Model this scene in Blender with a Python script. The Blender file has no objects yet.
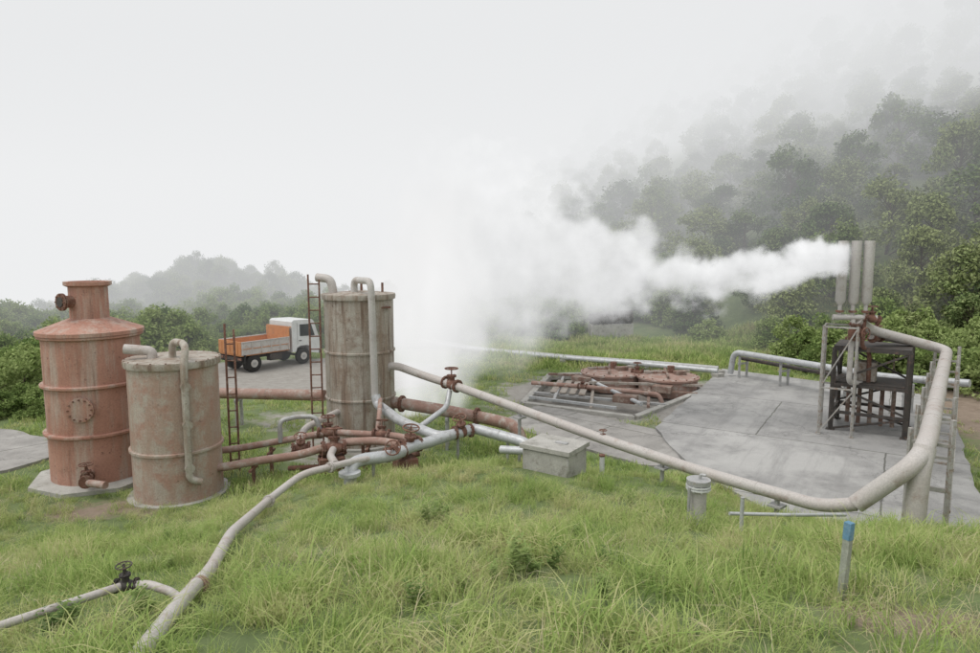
import bpy, math, random
import numpy as np
from mathutils import Vector, Matrix, noise as mnoise
random.seed(7); rng=np.random.default_rng(7)
S=bpy.context.scene; COL=S.collection
S.view_settings.view_transform='Standard'
try: S.view_settings.look='None'
except Exception: pass
S.view_settings.exposure=0
V=Vector
# ------------------------------------------------------------------ terrain height
CX=np.array([-30,-12,-8,-5,-3,0,3,5,8,12.]); RY=np.array([-10,0,3.5,6,8,9.5,11,12.5,14.])
T=np.array([[3.6]*3+[3.8]*7,[2.4,2.5,2.6,2.7,2.8,2.8,2.8,2.8,2.8,2.8],
[1.5,1.7,1.8,2.0,2.15,2.3,2.3,2.3,2.3,2.3],
[.6,.8,1.0,1.3,1.55,1.7,1.72,1.72,1.7,1.6],
[.1,.2,.4,.78,1.08,1.2,1.1,1.0,.9,.8],
[0,0,.05,.3,.78,1.0,.85,.45,.1,0],
[0,0,0,.05,.52,.88,.66,-.05,-.05,0],
[0,0,0,0,.2,.4,.1,-.05,-.05,0],
[0]*10])
def wav(x,y,s,seed=0):
    return (np.sin(x*s+seed)*np.cos(y*s*1.13+seed*2.1)+.6*np.sin(x*s*2.3+y*s*1.7+seed*3)+.35*np.cos(x*s*4.1-y*s*3.6+seed))/1.95
def H(x,y):
    x=np.asarray(x,float); y=np.asarray(y,float)
    xc=np.clip(x,CX[0],CX[-1]); yc=np.clip(y,RY[0],RY[-1])
    i=np.clip(np.searchsorted(CX,xc,side='right')-1,0,len(CX)-2); j=np.clip(np.searchsorted(RY,yc,side='right')-1,0,len(RY)-2)
    f=(xc-CX[i])/(CX[i+1]-CX[i]); g=(yc-RY[j])/(RY[j+1]-RY[j])
    z=(T[j,i]*(1-f)+T[j,i+1]*f)*(1-g)+(T[j+1,i]*(1-f)+T[j+1,i+1]*f)*g
    z=z-np.where(x<0,.4*np.clip((y-18)/7,0,1)*np.clip(-x/4,0,1),0)
    d=(x-14)*.85+(y-27)*.53
    z=z+np.where(d>0,(.37*d+.0045*d*d)*np.clip(d/6,0,1)+wav(x,y,.12)*1.2*np.clip(d/15,0,1),0)
    z=np.where(z>68,68+(z-68)*.15,z)
    z=z+np.where((x>14)&(y<27),np.clip((x-14)/8,0,1.5)*.8*np.clip((y-4)/6,0,1),0)
    z=z-np.where(x<-12,np.clip((-x-12)/20,0,4)*.9*np.clip((y-8)/10,0,1),0)
    m=3.0*np.exp(-((x+27)**2/75+(y-62)**2/60)); z=z+m
    z=z-np.where((y>66)&(x<12),(y-66)*.25*np.clip((12-x)/15,0,1),0)
    z=z+.06*wav(x,y,1.3,2)*np.clip((9.5-y)/3,0,1)
    return z
def h(x,y): return float(H(x,y))
def inpoly(x,y,P):
    x=np.asarray(x,float); y=np.asarray(y,float); r=np.zeros(x.shape,bool); n=len(P)
    for k in range(n):
        x1,y1=P[k]; x2,y2=P[(k+1)%n]
        c=((y1>y)!=(y2>y))&(x<(x2-x1)*(y-y1)/((y2-y1) if y2!=y1 else 1e-9)+x1); r^=c
    return r
PAD=[(8.95,24.8),(4.25,16.4),(4.2,13.2),(5.0,10.6),(7.7,9.5),(12.4,17.0),(13.6,20.3)]
STRIP=[(.2,17.0),(1.5,19.1),(4.25,16.4),(4.2,13.2),(3.2,13.6)]
LPATH=[(-15,13.4),(-15,17),(-12.2,16.3),(-10.2,15.2),(-9.7,14.3),(-10.1,13.2),(-11.5,12.4),(-13,12.2)]
PIT=[(1.0,19.3),(2.2,23.8),(6.6,24.6),(7.1,21.2),(4.0,17.6)]
# ------------------------------------------------------------------ materials
def nt(name):
    m=bpy.data.materials.new(name); m.use_nodes=True; n=m.node_tree; n.nodes.clear(); return m,n
def N(n,t,**k):
    o=n.nodes.new(t)
    for a,b in k.items(): setattr(o,a,b)
    return o
def ramp(n,stops):
    r=N(n,'ShaderNodeValToRGB'); e=r.color_ramp.elements
    while len(e)<len(stops): e.new(.5)
    for k,(p,c) in enumerate(stops):
        e[k].position=p; e[k].color=(*c,1) if len(c)==3 else c
    return r
def noisetex(n,vec,scale,detail=6,rough=.6,mapscale=None):
    t=N(n,'ShaderNodeTexNoise'); t.inputs['Scale'].default_value=scale; t.inputs['Detail'].default_value=detail; t.inputs['Roughness'].default_value=rough
    if mapscale:
        m=N(n,'ShaderNodeMapping'); m.inputs['Scale'].default_value=mapscale; n.links.new(vec,m.inputs['Vector']); vec=m.outputs['Vector']
    n.links.new(vec,t.inputs['Vector']); return t
def mix(n,f,a,b,mode='MIX'):
    m=N(n,'ShaderNodeMix',data_type='RGBA',blend_type=mode)
    for s,i in ((f,0),(a,6),(b,7)):
        if isinstance(s,(int,float)): m.inputs[i].default_value=s
        elif isinstance(s,tuple): m.inputs[i].default_value=(*s,1)
        else: n.links.new(s,m.inputs[i])
    return m.outputs[2]
def surf(name,c1,c2,scale=3,rough=.7,metal=0,stain=None,stain_amt=(.5,.62),streak=None,streak_amt=(.5,.65),streak2=None,bump=.15,bscale=30,mid=(.35,.65)):
    m,n=nt(name); tc=N(n,'ShaderNodeTexCoord'); vec=tc.outputs['Object']
    a=noisetex(n,vec,scale); r=ramp(n,[(mid[0],c1),(mid[1],c2)]); n.links.new(a.outputs[0],r.inputs[0]); col=r.outputs[0]
    if stain:
        t=noisetex(n,vec,scale*1.7,8,.7); q=ramp(n,[(stain_amt[0],(0,0,0)),(stain_amt[1],(1,1,1))]); n.links.new(t.outputs[0],q.inputs[0])
        col=mix(n,q.outputs[0],col,stain)
    if streak2:
        t=noisetex(n,vec,1.0,8,.7,(3.1,3.3,.35)); q=ramp(n,[(.48,(0,0,0)),(.62,(1,1,1))]); n.links.new(t.outputs[0],q.inputs[0])
        col=mix(n,q.outputs[0],col,streak2)
    if streak:
        t=noisetex(n,vec,1.0,6,.65,(8,8,.5)); q=ramp(n,[(streak_amt[0],(0,0,0)),(streak_amt[1],(1,1,1))]); n.links.new(t.outputs[0],q.inputs[0])
        col=mix(n,q.outputs[0],col,streak)
        t=noisetex(n,vec,11,6,.75); q=ramp(n,[(.60,(0,0,0)),(.68,(.9,.9,.9))]); n.links.new(t.outputs[0],q.inputs[0]); col=mix(n,q.outputs[0],col,tuple(x*.75 for x in streak))
    f=noisetex(n,vec,bscale*1.5,4,.7); q=ramp(n,[(.3,(.78,.78,.78)),(.7,(1.1,1.1,1.1))]); n.links.new(f.outputs[0],q.inputs[0])
    col=mix(n,1.0,col,q.outputs[0],'MULTIPLY')
    p=N(n,'ShaderNodeBsdfPrincipled'); n.links.new(col,p.inputs['Base Color']); p.inputs['Roughness'].default_value=rough; p.inputs['Metallic'].default_value=metal
    b=N(n,'ShaderNodeBump'); b.inputs['Strength'].default_value=bump; b.inputs['Distance'].default_value=.02
    t=noisetex(n,vec,bscale,6,.65); n.links.new(t.outputs[0],b.inputs['Height']); n.links.new(b.outputs[0],p.inputs['Normal'])
    o=N(n,'ShaderNodeOutputMaterial'); n.links.new(p.outputs[0],o.inputs[0]); return m
M={}
M['tankred']=surf('rusty_pink_paint',(.46,.25,.19),(.37,.185,.135),1.3,.75,0,stain=(.24,.13,.095),stain_amt=(.54,.72),streak=(.22,.12,.09),streak_amt=(.57,.73),streak2=(.45,.35,.295),bump=.3,bscale=22)
M['tankgrey']=surf('rusty_grey_paint',(.40,.34,.285),(.45,.40,.35),1.5,.75,0,stain=(.39,.24,.19),stain_amt=(.45,.6),streak=(.22,.15,.115),streak_amt=(.58,.74),streak2=(.38,.27,.215),bump=.3,bscale=22)
M['tankgrey3']=surf('weathered_steel',(.38,.345,.295),(.45,.42,.375),1.4,.7,0,stain=(.24,.18,.14),stain_amt=(.5,.66),streak=(.16,.105,.075),streak_amt=(.53,.67),streak2=(.29,.22,.17),bump=.3,bscale=22)
M['rust']=surf('rust',(.21,.10,.07),(.13,.065,.048),6,.85,stain=(.30,.21,.165),stain_amt=(.5,.68))
M['rustdull']=surf('dull_rust',(.25,.16,.125),(.16,.10,.08),3,.9,stain=(.34,.29,.25),stain_amt=(.48,.62))
M['rustpink']=surf('rust_pink_pipe',(.37,.25,.21),(.28,.165,.13),3,.75,stain=(.42,.38,.34),stain_amt=(.5,.65))
M['pipegrey']=surf('pipe_grey',(.47,.43,.405),(.50,.475,.455),2,.55,stain=(.31,.23,.19),stain_amt=(.54,.72))
M['stack']=surf('vent_grey',(.46,.44,.42),(.52,.50,.48),2,.55,stain=(.34,.29,.26),stain_amt=(.54,.74))
M['silver']=surf('silver_cladding',(.46,.475,.49),(.54,.555,.57),4,.42,.2,stain=(.30,.29,.28),stain_amt=(.52,.72))
M['galv']=surf('galvanised_steel',(.36,.365,.36),(.45,.45,.45),6,.5,.2,stain=(.30,.25,.21),stain_amt=(.55,.72))
M['rack']=surf('rack_steel',(.33,.32,.30),(.42,.41,.39),5,.6,.1,stain=(.25,.17,.12),stain_amt=(.5,.66))
M['dark']=surf('dark_steel',(.045,.04,.038),(.075,.065,.058),5,.7,stain=(.17,.10,.075),stain_amt=(.55,.7))
M['conc']=surf('concrete_block',(.45,.44,.41),(.36,.35,.325),3,.9,stain=(.22,.21,.18),stain_amt=(.52,.7),bump=.3)
M['white']=surf('white_paint',(.72,.73,.73),(.64,.65,.65),4,.4,stain=(.50,.48,.45),stain_amt=(.6,.8),bump=.03)
M['bedgrey']=surf('bed_side_paint',(.50,.48,.46),(.56,.54,.52),4,.5,stain=(.42,.29,.22),stain_amt=(.52,.72),bump=.05)
M['orange']=surf('orange_paint',(.58,.26,.11),(.50,.21,.085),4,.6,stain=(.37,.20,.12),stain_amt=(.52,.72),bump=.05)
M['glass']=surf('window_glass',(.03,.035,.04),(.05,.055,.06),2,.1,bump=0)
M['rubber']=surf('rubber',(.02,.02,.02),(.035,.033,.03),8,.85)
M['wood']=surf('timber',(.40,.37,.33),(.31,.27,.235),4,.85,stain=(.21,.14,.10),stain_amt=(.5,.65))
M['blue']=surf('blue_paint',(.10,.24,.36),(.15,.28,.38),8,.7,stain=(.25,.33,.38),stain_amt=(.5,.7),bump=.05)
M['stake']=surf('stake_grey',(.36,.38,.32),(.26,.28,.23),8,.8)
M['bark']=surf('bark',(.12,.09,.07),(.06,.045,.035),5,.9)
def slabmat(name,c1,c2,rotz,bw,bh):
    m,n=nt(name); g=N(n,'ShaderNodeNewGeometry'); vec=g.outputs['Position']
    a=noisetex(n,vec,.4,8,.65); r=ramp(n,[(.32,c1),(.68,c2)]); n.links.new(a.outputs[0],r.inputs[0]); col=r.outputs[0]
    t=noisetex(n,vec,1.0,12,.78); q=ramp(n,[(.45,(0,0,0)),(.66,(1,1,1))]); n.links.new(t.outputs[0],q.inputs[0]); col=mix(n,q.outputs[0],col,tuple(x*.66 for x in c1))
    t3=noisetex(n,vec,.23,5,.7); q=ramp(n,[(.5,(0,0,0)),(.6,(.8,.8,.8))]); n.links.new(t3.outputs[0],q.inputs[0]); col=mix(n,q.outputs[0],col,tuple(x*1.18 for x in c2))
    w=noisetex(n,vec,2.5,3,.6)
    mp=N(n,'ShaderNodeMapping'); mp.inputs['Rotation'].default_value=(0,0,rotz); n.links.new(vec,mp.inputs[0])
    t4=noisetex(n,mp.outputs[0],1.0,7,.7,(2.2,.25,1)); q=ramp(n,[(.5,(0,0,0)),(.66,(.7,.7,.7))]); n.links.new(t4.outputs[0],q.inputs[0]); col=mix(n,q.outputs[0],col,tuple(x*.76 for x in c1))
    va=N(n,'ShaderNodeVectorMath',operation='MULTIPLY_ADD'); n.links.new(w.outputs['Color'],va.inputs[0]); va.inputs[1].default_value=(.08,.08,.0); n.links.new(mp.outputs[0],va.inputs[2])
    br=N(n,'ShaderNodeTexBrick'); br.inputs['Scale'].default_value=1; br.inputs['Brick Width'].default_value=bw; br.inputs['Row Height'].default_value=bh; br.inputs['Mortar Size'].default_value=.02; br.inputs['Mortar Smooth'].default_value=.3
    br.inputs['Color1'].default_value=(1,1,1,1); br.inputs['Color2'].default_value=(.86,.86,.86,1); br.inputs['Mortar'].default_value=(.4,.4,.37,1); n.links.new(va.outputs[0],br.inputs['Vector']); col=mix(n,1.0,col,br.outputs['Color'],'MULTIPLY')
    vo=N(n,'ShaderNodeTexVoronoi',feature='DISTANCE_TO_EDGE'); vo.inputs['Scale'].default_value=.23; vb=N(n,'ShaderNodeVectorMath',operation='MULTIPLY_ADD'); w2=noisetex(n,vec,.9,8,.7); n.links.new(w2.outputs['Color'],vb.inputs[0]); vb.inputs[1].default_value=(2,2,2); n.links.new(vec,vb.inputs[2]); n.links.new(vb.outputs[0],vo.inputs['Vector'])
    q=ramp(n,[(0,(.5,.5,.5)),(.007,(1,1,1))]); n.links.new(vo.outputs['Distance'],q.inputs[0]); col=mix(n,.75,col,q.outputs[0],'MULTIPLY')
    s=noisetex(n,vec,60,3,.8); q=ramp(n,[(.3,(.75,.75,.75)),(.7,(1.12,1.12,1.12))]); n.links.new(s.outputs[0],q.inputs[0]); col=mix(n,1.0,col,q.outputs[0],'MULTIPLY')
    p=N(n,'ShaderNodeBsdfPrincipled'); n.links.new(col,p.inputs['Base Color']); p.inputs['Roughness'].default_value=.8
    b=N(n,'ShaderNodeBump'); b.inputs['Strength'].default_value=.4; b.inputs['Distance'].default_value=.02; n.links.new(t.outputs[0],b.inputs['Height']); n.links.new(b.outputs[0],p.inputs['Normal'])
    o=N(n,'ShaderNodeOutputMaterial'); n.links.new(p.outputs[0],o.inputs[0]); return m
M['slab']=slabmat('worn_concrete',(.35,.345,.34),(.40,.395,.385),.56,5.5,4.2)
M['slab2']=slabmat('worn_concrete_path',(.36,.345,.325),(.41,.395,.375),.75,3,2.4)
def terrmat():
    m,n=nt('grassy_soil'); g=N(n,'ShaderNodeNewGeometry'); vec=g.outputs['Position']
    a=noisetex(n,vec,.7,8,.7); r=ramp(n,[(.3,(.09,.13,.045)),(.55,(.15,.195,.075)),(.75,(.23,.225,.12))]); n.links.new(a.outputs[0],r.inputs[0]); col=r.outputs[0]
    gr=noisetex(n,vec,3.0,8,.8); q2=ramp(n,[(.3,(.24,.22,.20)),(.7,(.38,.365,.335))]); n.links.new(gr.outputs[0],q2.inputs[0])
    at=N(n,'ShaderNodeAttribute',attribute_name='gravel'); 
    ad=N(n,'ShaderNodeMath',operation='ADD'); sb=noisetex(n,vec,1.3,6,.7); s2=N(n,'ShaderNodeMath',operation='SUBTRACT'); n.links.new(sb.outputs[0],s2.inputs[0]); s2.inputs[1].default_value=.5
    n.links.new(at.outputs['Fac'],ad.inputs[0]); n.links.new(s2.outputs[0],ad.inputs[1]); q=ramp(n,[(.42,(0,0,0)),(.58,(1,1,1))]); n.links.new(ad.outputs[0],q.inputs[0])
    col=mix(n,q.outputs[0],col,q2.outputs[0])
    at2=N(n,'ShaderNodeAttribute',attribute_name='dirt'); ad2=N(n,'ShaderNodeMath',operation='ADD'); n.links.new(at2.outputs['Fac'],ad2.inputs[0]); n.links.new(s2.outputs[0],ad2.inputs[1]); q=ramp(n,[(.42,(0,0,0)),(.6,(1,1,1))]); n.links.new(ad2.outputs[0],q.inputs[0])
    q3=ramp(n,[(.3,(.17,.125,.09)),(.7,(.32,.255,.20))]); n.links.new(gr.outputs[0],q3.inputs[0]); col=mix(n,q.outputs[0],col,q3.outputs[0])
    p=N(n,'ShaderNodeBsdfPrincipled'); n.links.new(col,p.inputs['Base Color']); p.inputs['Roughness'].default_value=.95
    b=N(n,'ShaderNodeBump'); b.inputs['Strength'].default_value=.6; b.inputs['Distance'].default_value=.08; n.links.new(gr.outputs[0],b.inputs['Height']); n.links.new(b.outputs[0],p.inputs['Normal'])
    o=N(n,'ShaderNodeOutputMaterial'); n.links.new(p.outputs[0],o.inputs[0]); return m
def leafmat(name,stops,scale,trans=.35,randamt=.5):
    m,n=nt(name); g=N(n,'ShaderNodeNewGeometry'); oi=N(n,'ShaderNodeObjectInfo')
    a=noisetex(n,g.outputs['Position'],scale,2,.6)
    x=N(n,'ShaderNodeMath',operation='MULTIPLY_ADD'); n.links.new(oi.outputs['Random'],x.inputs[0]); x.inputs[1].default_value=randamt; 
    s=N(n,'ShaderNodeMath',operation='SUBTRACT'); n.links.new(a.outputs[0],s.inputs[0]); s.inputs[1].default_value=randamt*.5; n.links.new(s.outputs[0],x.inputs[2])
    ri=N(n,'ShaderNodeMath',operation='MULTIPLY_ADD'); n.links.new(g.outputs['Random Per Island'],ri.inputs[0]); ri.inputs[1].default_value=.3; n.links.new(x.outputs[0],ri.inputs[2])
    r=ramp(n,stops); n.links.new(ri.outputs[0],r.inputs[0])
    d=N(n,'ShaderNodeBsdfDiffuse'); n.links.new(r.outputs[0],d.inputs[0]); out=d.outputs[0]
    if trans>0:
        t=N(n,'ShaderNodeBsdfTranslucent'); n.links.new(r.outputs[0],t.inputs[0])
        mx=N(n,'ShaderNodeMixShader'); mx.inputs[0].default_value=trans; n.links.new(d.outputs[0],mx.inputs[1]); n.links.new(t.outputs[0],mx.inputs[2]); out=mx.outputs[0]
    o=N(n,'ShaderNodeOutputMaterial'); n.links.new(out,o.inputs[0]); return m
M['grass']=leafmat('grass_blade',[(.22,(.17,.26,.075)),(.48,(.31,.42,.13)),(.70,(.44,.51,.20)),(.94,(.58,.54,.31))],.6,.35,.35)
M['straw']=leafmat('dry_grass_blade',[(.2,(.40,.35,.21)),(.8,(.60,.54,.36))],.6,.25,.35)
M['leaf']=leafmat('tree_leaf',[(.22,(.08,.125,.055)),(.5,(.145,.20,.08)),(.85,(.27,.31,.14))],.25,0,.7)
M['shrubleaf']=leafmat('shrub_leaf',[(.25,(.12,.19,.07)),(.55,(.22,.30,.10)),(.85,(.34,.41,.17))],.5,.25,.5)
# ------------------------------------------------------------------ builder
class B:
    def __init__(s,name): s.name=name; s.v=[]; s.f=[]; s.mi=[]; s.ms=[]; s.M=Matrix.Identity(4)
    def m(s,k):
        if k not in s.ms: s.ms.append(k)
        return s.ms.index(k)
    def add(s,vs,fs,mat):
        o=len(s.v); i=s.m(mat)
        s.v+=[tuple(s.M@V(p)) for p in vs]
        for f in fs: s.f.append(tuple(o+k for k in f)); s.mi.append(i)
    def frame(s,d):
        d=V(d).normalized(); a=V((0,0,1)) if abs(d.z)<.9 else V((1,0,0)); u=d.cross(a).normalized(); return u,d.cross(u).normalized()
    def rings(s,cs,mat,n=24,cap=True):
        vs=[];fs=[]; pu=None
        for c,d,r in cs:
            d=V(d).normalized()
            if pu is None: u,w=s.frame(d)
            else:
                u=(pu-d*pu.dot(d)); u=u.normalized() if u.length>1e-5 else s.frame(d)[0]; w=d.cross(u)
            pu=u
            vs+=[V(c)+(u*math.cos(2*math.pi*k/n)+w*math.sin(2*math.pi*k/n))*r for k in range(n)]
        for j in range(len(cs)-1):
            for k in range(n):
                a=j*n+k; b=j*n+(k+1)%n; fs.append((a,b,b+n,a+n))
        if cap:
            fs.append(tuple(reversed(range(n)))); fs.append(tuple(range((len(cs)-1)*n,len(cs)*n)))
        s.add(vs,fs,mat)
    def cyl(s,p,q,r,mat,r2=None,n=16):
        d=V(q)-V(p); s.rings([(p,d,r),(q,d,r if r2 is None else r2)],mat,n)
    def lathe(s,c,prof,mat,n=40):
        s.rings([((c[0],c[1],c[2]+z),(0,0,1),r) for r,z in prof],mat,n)
    def tube(s,pts,r,mat,fil=None,n=14,fl=0):
        P=[V(p) for p in pts]; fil=fil or r*2.2; out=[P[0]]
        for k in range(1,len(P)-1):
            a,b,c=P[k-1],P[k],P[k+1]; l1=(a-b).length; l2=(c-b).length; f=min(fil,l1*.48,l2*.48)
            p0=b+(a-b).normalized()*f; p2=b+(c-b).normalized()*f
            for i in range(7):
                t=i/6; out.append(p0*(1-t)**2+b*2*t*(1-t)+p2*t*t)
        out.append(P[-1]); cs=[]
        for k,p in enumerate(out):
            d=(out[min(k+1,len(out)-1)]-out[max(k-1,0)]); cs.append((p,d,r))
        s.rings(cs,mat,n)
        if fl:
            for k in range(len(P)-1):
                L=(P[k+1]-P[k]).length; d=(P[k+1]-P[k]).normalized(); m=int(L//fl)
                for i in range(1,m+1):
                    c=P[k]+d*(L*i/(m+1)); s.cyl(c-d*.012,c+d*.012,r*1.06,mat,n=n)
    def flange(s,p,d,r,mat,t=.05):
        d=V(d).normalized(); p=V(p); s.cyl(p-d*t*.55,p-d*.006,r,mat,n=18); s.cyl(p+d*.006,p+d*t*.55,r,mat,n=18)
        u,w=s.frame(d)
        for k in range(8):
            c=p+(u*math.cos(k*math.pi/4)+w*math.sin(k*math.pi/4))*r*.82; s.cyl(c-d*t,c+d*t,r*.09,mat,n=6)
    def box(s,c,sz,mat,rz=0,R=None):
        x,y,z=[k/2 for k in sz]; R=R or Matrix.Rotation(rz,3,'Z'); bv=min(x,y,z)*.12
        vs=[];c=V(c)
        idx={}
        for sx in(-1,1):
            for sy in(-1,1):
                for sz_ in(-1,1):
                    for ax in range(3):
                        p=[sx*x,sy*y,sz_*z]
                        for a in range(3):
                            if a!=ax: p[a]-=(sx,sy,sz_)[a]*bv
                        idx[(sx,sy,sz_,ax)]=len(vs); vs.append(c+R@V(p))
        fs=[]
        def q(*k): fs.append(tuple(idx[i] for i in k))
        for ax in range(3):
            o=[a for a in range(3) if a!=ax]
            for sg in(-1,1):
                def kk(a,b):
                    t=[0,0,0]; t[ax]=sg; t[o[0]]=a; t[o[1]]=b; return (*t,ax)
                q(kk(-1,-1),kk(1,-1),kk(1,1),kk(-1,1))
        for ax in range(3):
            o=[a for a in range(3) if a!=ax]
            for a in(-1,1):
                for b in(-1,1):
                    def kk(sg,k):
                        t=[0,0,0]; t[ax]=sg; t[o[0]]=a; t[o[1]]=b; return (*t,k)
                    q(kk(-1,o[0]),kk(1,o[0]),kk(1,o[1]),kk(-1,o[1]))
        for sx in(-1,1):
            for sy in(-1,1):
                for sz_ in(-1,1): q(*[(sx,sy,sz_,a) for a in range(3)])
        s.add(vs,fs,mat)
    def beam(s,p,q,w,mat,w2=None):
        p=V(p);q=V(q);d=(q-p); L=d.length; d.normalize(); u,v=s.frame(d); R=Matrix((u,v,d)).transposed()
        s.box((p+q)/2,(w,w2 or w,L),mat,R=R)
    def torus(s,c,d,R,r,mat,n=20,k=6):
        u,w=s.frame(d); d=V(d).normalized(); vs=[];fs=[]
        for i in range(n):
            a=2*math.pi*i/n; e=u*math.cos(a)+w*math.sin(a)
            for j in range(k):
                b=2*math.pi*j/k; vs.append(V(c)+e*(R+r*math.cos(b))+d*r*math.sin(b))
        for i in range(n):
            for j in range(k):
                fs.append((i*k+j,((i+1)%n)*k+j,((i+1)%n)*k+(j+1)%k,i*k+(j+1)%k))
        s.add(vs,fs,mat)
    def valve(s,p,d,r,body='rust',wheel='rust',up=(0,0,1),hs=1):
        p=V(p);d=V(d).normalized();up=V(up).normalized()
        s.flange(p-d*r*2.2,d,r*1.75,body,r*.5); s.flange(p+d*r*2.2,d,r*1.75,body,r*.5)
        s.rings([(p-d*r*2.1,d,r),(p-d*r*1.1,d,r*1.2),(p,d,r*1.5),(p+d*r*1.1,d,r*1.2),(p+d*r*2.1,d,r)],body,16)
        s.cyl(p,p+up*r*2.4*hs,r*.85,body); s.flange(p+up*r*2.2*hs,up,r*1.3,body,r*.4)
        s.cyl(p+up*r*2.4*hs,p+up*r*4.6*hs,r*.18,body,n=8)
        u,w=s.frame(up)
        for sg in(-1,1): s.beam(p+up*r*2.4*hs+u*sg*r*.7,p+up*r*4.1*hs+u*sg*r*.25,r*.22,body)
        c=p+up*r*4.2*hs; s.torus(c,up,r*1.7,r*.17,wheel)
        for k in range(5):
            a=k*2*math.pi/5; s.cyl(c,c+(u*math.cos(a)+w*math.sin(a))*r*1.7,r*.1,wheel,n=6)
    def done(s,smooth=True):
        me=bpy.data.meshes.new(s.name); me.from_pydata(s.v,[],s.f); me.polygons.foreach_set('material_index',s.mi)
        for k in s.ms: me.materials.append(M[k])
        import bmesh
        bm=bmesh.new(); bm.from_mesh(me); bmesh.ops.recalc_face_normals(bm,faces=bm.faces); bm.to_mesh(me); bm.free()
        me.polygons.foreach_set('use_smooth',[True]*len(me.polygons)); me.set_sharp_from_angle(angle=math.radians(38))
        o=bpy.data.objects.new(s.name,me); COL.objects.link(o); return o
# ------------------------------------------------------------------ terrain
def axis(segs):
    a=[]
    for s,e,st in segs: a+=list(np.arange(s,e,st))
    a.append(segs[-1][1]); return np.array(a)
ax=axis([(-500,-120,20),(-120,-40,3),(-40,-14,.7),(-14,16,.25),(16,45,.8),(45,140,3),(140,500,20)])
ay=axis([(-60,-10,6),(-10,0,1),(0,26,.25),(26,50,.7),(50,130,2.5),(130,700,20)])
X,Y=np.meshgrid(ax,ay); Z=H(X,Y)
inside=inpoly(X,Y,PIT); 
Z=np.where(inside,Z-.25,Z)
vs=np.stack([X.ravel(),Y.ravel(),Z.ravel()],1); nx=len(ax); ny=len(ay)
I=(np.arange(ny-1)[:,None]*nx+np.arange(nx-1)[None,:]).ravel(); F=np.stack([I,I+1,I+nx+1,I+nx],1)
me=bpy.data.meshes.new('terrain'); me.from_pydata(vs.tolist(),[],F.tolist())
def gravel(x,y):
    e=1.0-np.sqrt(((x+8.0)/6.6)**2+((y-25.5)/4.6)**2); g=np.clip(.5+e*1.3,0,1)
    e2=1-np.sqrt(((x+5.2)/2.4)**2+((y-17.5)/2.2)**2); g=np.maximum(g,np.clip(.28+e2*.35,0,.52))
    e3=1-np.sqrt(((x-4)/4.5)**2+((y-20.5)/4.0)**2); g=np.maximum(g,np.clip(.4+e3*.8,0,.8))
    g=np.maximum(g,np.clip(.5+(1-np.sqrt(((x+3.2)/1.5)**2+((y-14.8)/1.5)**2))*.6,0,.6)*(y>13))
    return g
def dirt(x,y):
    e=1-np.sqrt(((x-15.5)/3.6)**2+((y-17)/7)**2); g=np.clip(.5+e*.6,0,.85)
    e=1-np.sqrt(((x-8.5)/2.0)**2+((y-8.8)/1.0)**2); g=np.maximum(g,np.clip(.5+e*.8,0,.8))
    e=1-np.sqrt(((x-2.7)/1.1)**2+((y-4.1)/.5)**2); g=np.maximum(g,np.clip(.35+e*.4,0,.62))
    e=1-np.sqrt(((x+6.9)/1.6)**2+((y-11.2)/.9)**2); g=np.maximum(g,np.clip(.3+e*.5,0,.6)); return g
for nm,fn in (('gravel',gravel),('dirt',dirt)):
    a=me.attributes.new(nm,'FLOAT','POINT'); a.data.foreach_set('value',fn(vs[:,0],vs[:,1]).astype(np.float32))
M['terr']=terrmat(); me.materials.append(M['terr']); me.polygons.foreach_set('use_smooth',[True]*len(me.polygons))
o=bpy.data.objects.new('terrain',me); COL.objects.link(o)
def slab(name,P,z0,z1,mat):
    b=B(name); n=len(P); vs=[(x,y,z0) for x,y in P]+[(x,y,z1) for x,y in P]
    b.add(vs,[tuple(range(n,2*n))]+[(k,(k+1)%n,(k+1)%n+n,k+n) for k in range(n)],mat); return b
def jag(P,amp,step,seed):
    r=random.Random(seed); out=[]
    for k in range(len(P)):
        p=V((*P[k],0)); q=V((*P[(k+1)%len(P)],0)); m=max(1,int((q-p).length/step)); nn=V((-(q-p).y,(q-p).x,0)).normalized()
        for i in range(m):
            c=p+(q-p)*(i/m)+nn*(r.uniform(-amp,amp) if i else 0); out.append((c.x,c.y))
    return out
slab('concrete_pad',jag(PAD,.035,.5,1),-.4,.10,'slab').done()
slab('concrete_path',jag(STRIP,.06,.4,2),-.3,.05,'slab2').done()
slab('concrete_path',jag(LPATH,.08,.4,3),-.5,.06,'slab2').done()
# ------------------------------------------------------------------ tanks
def bolts(b,c,r,z,n,mat):
    for k in range(n):
        a=2*math.pi*k/n; b.cyl((c[0]+r*math.cos(a),c[1]+r*math.sin(a),z-.035),(c[0]+r*math.cos(a),c[1]+r*math.sin(a),z+.035),.014,mat,n=6)
c=(-8.0,13.0,0)
b=B('rusty_steam_tank')
b.lathe(c,[(.86,.1),(.86,2.93)],'tankred',48)
for z in (1.05,2.0,2.95): b.lathe((c[0],c[1],z),[(.91,-.035),(.93,-.02),(.93,.02),(.91,.035)],'tankred',48)
b.lathe(c,[(.95,2.98),(.95,3.05),(.36,3.28)],'tankred',48)
b.lathe(c,[(.345,3.22),(.345,3.95)],'tankred',32)
b.rings([((c[0],c[1],3.90),(0,0,1),.36),((c[0],c[1],3.93),(0,0,1),.42),((c[0],c[1],4.0),(0,0,1),.42),((c[0],c[1],4.0),(0,0,1),.34),((c[0],c[1],3.9),(0,0,1),.33)],'tankred',32)
b.cyl((c[0],c[1],3.88),(c[0],c[1],3.905),.325,'dark',n=28)
bolts(b,c,.9,2.99,24,'rust'); bolts(b,c,.895,2.0,20,'rust'); bolts(b,c,.895,1.05,20,'rust')
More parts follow.
